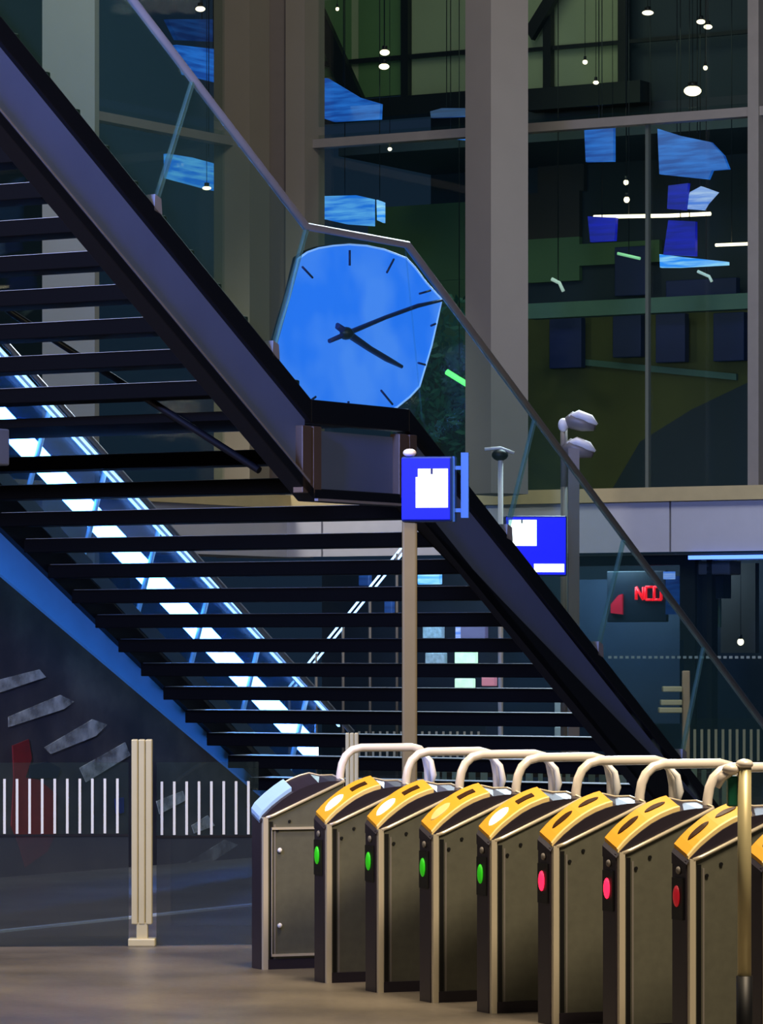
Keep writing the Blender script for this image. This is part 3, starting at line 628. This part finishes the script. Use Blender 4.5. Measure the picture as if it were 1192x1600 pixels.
for i, (Pl, pts, k, l) in enumerate(SC):
    b = MB(); v = .5 if Pl is FR else 1.0; Pl.poly(b, pts, v+.075*i, .06); t = b.build('glow_panel', ms[k]); xs_ = Pl.hit(sum(q[0] for q in pts)/len(pts), min(q[1] for q in pts)+6, v+.075*i+.03); hp = Pl.pt(xs_[0], v+.075*i+.03, xs_[1]); MB().tube([hp, Vector((hp.x, hp.y, 12.5))], .006, 5).build('hanger', m_dark, t); tag(t, l, 'screen', 'blue lit screens inside the building')
# lamps inside
m_lamp = mat('warm white lamp', '#fff0d0', .4, emit=3.5, ecol='#ffe8c0', noise=0)
LP = [(FR, 601, 82, 14, 8, 'upper of two small round lamps left of the pillar'), (FR, 600, 104, 15, 8, 'lower of two small round lamps left of the pillar'), (FR, 1082, 142, 24, 13, 'largest round lamp, resting at the transom in the right bay'), (FR, 1012, 20, 16, 6, 'oval lamp at the top of the right bay'), (FR, 1095, 34, 12, 6, 'upper lamp of a cluster at the top right'), (FR, 1106, 42, 12, 6, 'lower lamp of a cluster at the top right'), (FR, 914, 97, 7, 6, 'small lamp high in the right bay'), (FR, 931, 129, 8, 5, 'small lamp just above the dark beam in the right bay'), (FR, 1102, 106, 6, 6, 'tiny lamp over the largest round lamp'), (FR, 978, 285, 7, 7, 'upper of two white dot lamps in the right bay'), (FR, 979, 312, 8, 8, 'lower of two white dot lamps in the right bay'), (FR, 957, 193, 8, 4, 'small lamp at the top of the upright blue glow'), (FR, 1082, 181, 13, 3, 'flat lamp just under the transom in the right bay'), (FR, 499, 299, 9, 6, 'small lamp on the corner of the reflection above the clock'), (FR, 609, 233, 6, 5, 'faint lamp under the transom left of the pillar'),
 (FL, 362, 128, 16, 7, 'upper lamp beside the left column'), (FL, 376, 146, 11, 8, 'lower lamp beside the left column'), (FL, 313, 14, 14, 7, 'lamp at the very top of the left bay'), (FL, 323, 294, 13, 5, 'lamp under the bright blue glow in the left bay'), (FL, 359, 449, 11, 5, 'low lamp seen just above the staircase stringer'), (FR, 1157, 1003, 9, 9, 'white globe lamp low behind the handrail at right'), (FR, 527, 14, 5, 5, 'tiny lamp at the top beside the paired column')]
for ii, (Pl, x, y, w, h, l) in enumerate(LP):
    v = .35+.3*(ii % 2) if y < 900 else .8
    t, z = Pl.hit(x, y, v); s = 48/F; b = MB(); p = Pl.pt(t, v, z); b.ball(tuple(p), w*s*.55, w*s*.5, h*s*.6, 12)
    t = thing('lamp', l, 'lamp', tuple(p), 'small lamps inside the building'); b.build('diffuser', m_lamp, t)
    b = MB(); b.tube([p+Vector((0, 0, h*s*.45)), p+Vector((0, 0, h*s*.6+.04))], w*s*.3, 8); b.tube([p+Vector((0, 0, h*s*.6+.03)), Vector((p.x, p.y, 12.5 if y < 900 else zpb))], .004, 5); b.build('fitting', m_dark, t)
for pts, l, m, r in (([(928, 339), (980, 338), (1045, 337), (1110, 334)], 'long white tube light across the thin mullion in the right bay', m_lamp, .022), ([(1118, 383), (1168, 381)], 'short white tube light at the right mullion', m_lamp, .018), ([(698, 581), (737, 605)], 'bright green tube light right of the clock', mat('green tube', '#a0ffb0', .4, emit=2.5, ecol='#60ff70', noise=0), .035), ([(965, 396), (1000, 404)], 'faint green tube light left of the thin mullion', mat('dim green tube', '#90d8a0', .4, emit=.7, noise=0), .018), ([(862, 436), (874, 442), (880, 455)], 'curved pale light at the left of the right bay', mat('dim pale tube', '#c0d8d0', .4, emit=.6, noise=0), .022), ([(1090, 424), (1108, 432), (1112, 440)], 'curved pale light under the cyan strip', mat('dim pale tube', '#c0d8d0', .4), .018)):
    b = MB(); b.tube([(lambda a: FR.pt(a[0], 1.75, a[1]))(FR.hit(x, y, 1.75)) for x, y in pts], r, 8); t = b.build('tube_light', m); a = FR.hit(sum(q[0] for q in pts)/len(pts), sum(q[1] for q in pts)/len(pts), 1.75); hp = FR.pt(a[0], 1.75, a[1]); MB().tube([hp, Vector((hp.x, hp.y, 12.5))], .006, 5).build('hanger', m_dark, t); tag(t, l, 'tube light', 'tube lights inside the building')
area('office_lamp_up', tuple(FR.pt(1.5, 1.0, 12.0)), tuple(FR.pt(1.5, 4.5, 9.0)), 2.5, 60, (.9, 1, .72), 180, 2.0)
area('office_lamp_mid', tuple(FR.pt(1.2, .8, 8.2)), tuple(FR.pt(1.2, 4.5, 5.5)), 2.0, 14, (.7, 1, .6))
area('office_lamp_right', tuple(FR.pt(4.2, .8, 8.0)), tuple(FR.pt(4.0, 4.5, 5.2)), 2.0, 22, (.75, 1, .7))
area('office_lamp_left', tuple(FL.pt(1.2, .8, 9.0)), tuple(FL.pt(1.0, 4.0, 6.5)), 2.0, 14, (.35, .6, 1))
# leafy plant behind the glass right of the clock
pt_ = thing('indoor_tree', 'dark leafy indoor tree behind the facade glass right of the clock', 'plant', tuple(FR.pt(.50, 2.3, zl-.05)))
b = MB()
for i in range(900):
    t = .50+max(-.5, min(.5, random.gauss(0, .3))); z = 4.9+max(-1, min(1, random.gauss(0, .5))); v = 2.3+max(-.4, min(.4, random.gauss(0, .25))); s = .05+random.random()*.05
    p = FR.pt(t, v, z); a = Vector((random.uniform(-1, 1), random.uniform(-1, 1), random.uniform(-1, 1))).normalized(); c_ = a.orthogonal().normalized()
    b.add([p-a*s, p+c_*s*.45, p+a*s, p-c_*s*.45], [(0, 1, 2, 3)])
b.build('foliage', mat('dark leaves', '#2a5c50', .5, noise=.4), pt_)
b = MB(); b.tube([FR.pt(.50, 2.3, zl-.05), FR.pt(.51, 2.3, 5.2)], .04, 8); b.build('trunk', m_br, pt_)

# far left column
b = MB(); A = px(66, HY, 38); B = px(148, HY, 38); b.box(A.x, B.x, 38, 38.6, 0, 9); struct('wall_column', b, mat('blue grey concrete', '#8c928c', .7, noise=.1, scale=2), 'broad concrete column behind the stairs at left')
# shop fronts under the band
m_shop = mat('shop back wall', '#1a2434', .7, noise=.4, scale=1.5)
b = MB(); FR.tbox(b, FR_t(300), FR_t(1330), 3.0, 3.2, 0, zpb); FL.tbox(b, -4, FL.hit(520, HY)[0], 3.0, 3.2, 0, zpb); struct('wall_shop', b, m_shop, 'dark rear wall of the ground floor')
trim(FR, [(1068, 868, 1086, 1260), (1104, 868, 1112, 1260), (820, 868, 1070, 884), (1062, 868, 1068, 1000)], m_black, -.5, .15, 'black shop front frame')
b = MB(); FR.rect(b, 1084, 880, 1106, 1250, -.45, .06); FR.rect(b, 1112, 890, 1130, 935, -.4, .2); struct('door_1', b, mat('dark door', '#0a0f1c', .4), 'dark shop door')
b = MB(); FR.rect(b, 1104, 936, 1124, 980, -.3, .05); tag(b.build('notice_board', mat('grey green board', '#5c7868', .6)), 'small grey green notice board beside the shop door', 'notice')
b = MB(); FR.rect(b, 1090, 876, 1140, 898, -.5, .3); tag(b.build('shutter_box', mat('grey box housing', '#7c7474', .6), bevel=.02), 'grey box under the blue light line at the right', 'box')
b = MB(); FR.rect(b, 1075, 867, 1260, 873, -.86, .04); tag(b.build('light_line', mat('blue white neon', '#80a0ff', .4, emit=2.2, ecol='#4c7cff', noise=0)), 'blue white light line under the pale panel band', 'light line')
b = MB(); FR.rect(b, 900, 905, 1062, 1130, 1.5, .1); FR.rect(b, 1126, 880, 1180, 1020, 1.2, .1, 1); struct('wall_panels', b, [mat('slate blue panel', '#26344c', .6), mat('warm grey panel', '#4c4844', .6)], 'slate panels inside the shop')
area('shop_lamp', tuple(FR.pt(3.6, .5, 3.0)), tuple(FR.pt(3.8, 3.0, 1.2)), 1.0, 90, (.6, .8, 1))
area('shop_lamp_mid', tuple(FR.pt(1.2, .6, 3.0)), tuple(FR.pt(1.2, 3.0, 1.2)), 1.0, 60, (.5, .8, 1))
# red led display
ld = thing('led_display', 'red glowing letters on a dark display seen through the stair glass', 'display', tuple(FR.pt(FR_t(1010), .5, 2.0)))
b = MB(); FR.rect(b, 948, 892, 1040, 972, .55, .08); b.build('case', mat('slate display case', '#18202e', .4), ld, bevel=.01)
m_rl = mat('red led', '#ff2030', .4, emit=1.8, ecol='#ff1420', noise=0)
segs = {'N': [(0, 0, 0, 1), (0, 1, 1, 0), (1, 0, 1, 1)], 'C': [(1, 1, 0, 1), (0, 1, 0, 0), (0, 0, 1, 0)], 'O': [(0, 0, 1, 0), (1, 0, 1, 1), (1, 1, 0, 1), (0, 1, 0, 0)]}
def seg(x0, y0, x1, y1, r=.022, m=m_rl, nm='letter'):
    b = MB(); a = FR.hit(x0, y0, .5); c_ = FR.hit(x1, y1, .5); b.tube([FR.pt(a[0], .53, a[1]), FR.pt(c_[0], .53, c_[1])], r, 6); return b
for ch, x in (('N', 992), ('C', 1007), ('O', 1020)):
    b = MB()
    for (a, c_, e, f) in segs[ch]:
        p0 = FR.hit(x+a*11, 937-c_*20, .5); p1 = FR.hit(x+e*11, 937-f*20, .5); b.tube([FR.pt(p0[0], .53, p0[1]), FR.pt(p1[0], .53, p1[1])], .016, 6)
    b.build('letter', m_rl, ld)
b = MB(); FR.poly(b, [(954, 958), (954, 944), (966, 930), (972, 928), (972, 960)], .52, .03); b.build('red_block', mat('dim red led', '#c01830', .4, emit=.7, noise=0), ld)
b = MB(); FR.rect(b, 1036, 893, 1052, 905, .28, .05); tag(b.build('glow_panel', ms['pale']), 'small pale screen beside the red letters', 'screen', 'blue lit screens inside the building')
b = MB(); FR.rect(b, 1040, 900, 1061, 960, .36, .05); tag(b.build('glow_panel', ms['dim']), 'dim blue window pane right of the red letters', 'screen', 'blue lit screens inside the building')
# small lit things behind the treads
GL = [(652, 892, 686, 913, 'cyan', 'cyan lit display just right of the sign pole between treads'), (711, 975, 715, 1000, 'pale', 'narrow white lit slot between treads'), (710, 1015, 742, 1037, 'gw', 'pale green lit display between treads'), (710, 1060, 738, 1075, 'gw', 'lower pale green lit display between treads'), (560, 893, 576, 915, 'dim', 'dim blue pane between the upper treads of the lower flight'), (660, 978, 690, 998, 'pale2', 'row of pale goods right of the pole'), (664, 1020, 694, 1038, 'pale2', 'second row of pale goods right of the pole'), (752, 1058, 772, 1072, 'pink', 'pinkish notice between treads'), (600, 930, 612, 960, 'dim', 'small dim pane left of the pole'), (866, 1096, 886, 1122, 'grey', 'pale grey cabinet at the end of the lower treads'), (866, 1136, 898, 1165, 'grey', 'pale grey cabinet base below the grey cabinet'), (712, 968, 758, 1000, 'violet', 'violet grey poster behind the treads')]
ms['gw'] = mat('pale green lit', '#b8f0c8', .4, emit=.9, noise=.3, scale=14); ms['pale2'] = mat('pale goods', '#88a4b8', .5, noise=.7, scale=22, emit=.25); ms['pink'] = mat('pink notice', '#c88090', .5, emit=.3); ms['grey'] = mat('pale grey cabinet', '#c4c8c8', .5); ms['violet'] = mat('violet poster', '#5c5878', .5, emit=.3)
for i, (x0, y0, x1, y1, k, l) in enumerate(GL):
    b = MB(); FR.rect(b, x0, y0, x1, y1, .9 if i != 11 else 1.1, .08); tag(b.build('display_panel', ms[k], bevel=.01), l, 'display', 'small panels on the ground floor')
# reflected diagonal lines, built as glowing rods of an invented handrail
hr = thing('invented_handrail', 'pale blue reflected lines shaped as an invented handrail behind the treads', 'handrail', tuple(px(520, HY, 38)-Vector((0, 0, CAMH))))
for dx in (0, 9):
    MB().tube([px(636+dx, 845, 38), px(440+dx, 1088, 38)], .012, 6).build('rail', m_glow, hr)
for i in range(5):
    x = 620-i*42; y = 865+i*52; MB().tube([px(x, y, 38), (px(x, y, 38).x, 38, 0)], .014, 6).build('invented_baluster', m_frame, hr)
# dots on shop glass
b = MB(); k = 950
while k < 1192: FR.rect(b, k, 1025, k+5, 1029, -.55, .01); k += 9
FR.tbox(b, FR_t(900), FR_t(1300), -.56, -.555, zpb-.03, zpb-.01)
tag(b.build('dotted_film', mat('white dots', '#8a9a9a', .6)), 'row of small white dots on the shop glass at right', 'film')
b = MB(); FR.tbox(b, FR_t(820), FR_t(1300), -.54, -.52, 0, zpb); struct('window_20', b, glass('shop glass', '#e4eef0', .03, .03, '#406880'))
# slatted green-grey fence seen through the gate hoops
A = px(640, HY, 32.6); B = px(1150, HY, 32.6); fn = thing('slatted_fence', 'low pale green slatted fence seen through the gate hoops', 'fence', (A.x, 32.6, 0))
b = MB(); b.box(A.x, B.x, 32.62, 32.66, .0, .08); b.box(A.x, B.x, 32.62, 32.66, .6, .64); b.build('rail', m_dark, fn)
x = A.x
while x < B.x:
    w = random.uniform(.03, .07); b = MB(); b.box(x, x+w, 32.6, 32.62, .02, random.uniform(.62, .74)); b.build('slat', mat('pale green slat %d' % random.randint(0, 2), random.choice(['#8fa890', '#6c8470', '#a8b49c']), .6), fn); x += w+random.uniform(.02, .05)
# invented rack in place of unidentified pale reflections
rk = thing('invented_rack', 'invented pale three-tier rack seen through the glass near the foot of the stairs', 'rack', tuple(px(1055, HY, 38)-Vector((0, 0, CAMH))))
for i, y in enumerate((1076, 1097, 1109)):
    b = MB(); a = px(1036-3*i, y, 38); c_ = px(1066, y, 38); b.box(a.x, c_.x, 38, 38.2, a.z-.03, a.z+.02); b.build('invented_shelf', mat('invented rack cream', '#e8e4c0', .5), rk, bevel=.008)
b = MB(); a = px(1072, 1048, 38); b.box(a.x-.03, a.x+.04, 38.05, 38.15, 0, a.z); b.build('invented_upright', mat('invented rack pink cream', '#d8c0a8', .5), rk, bevel=.01)
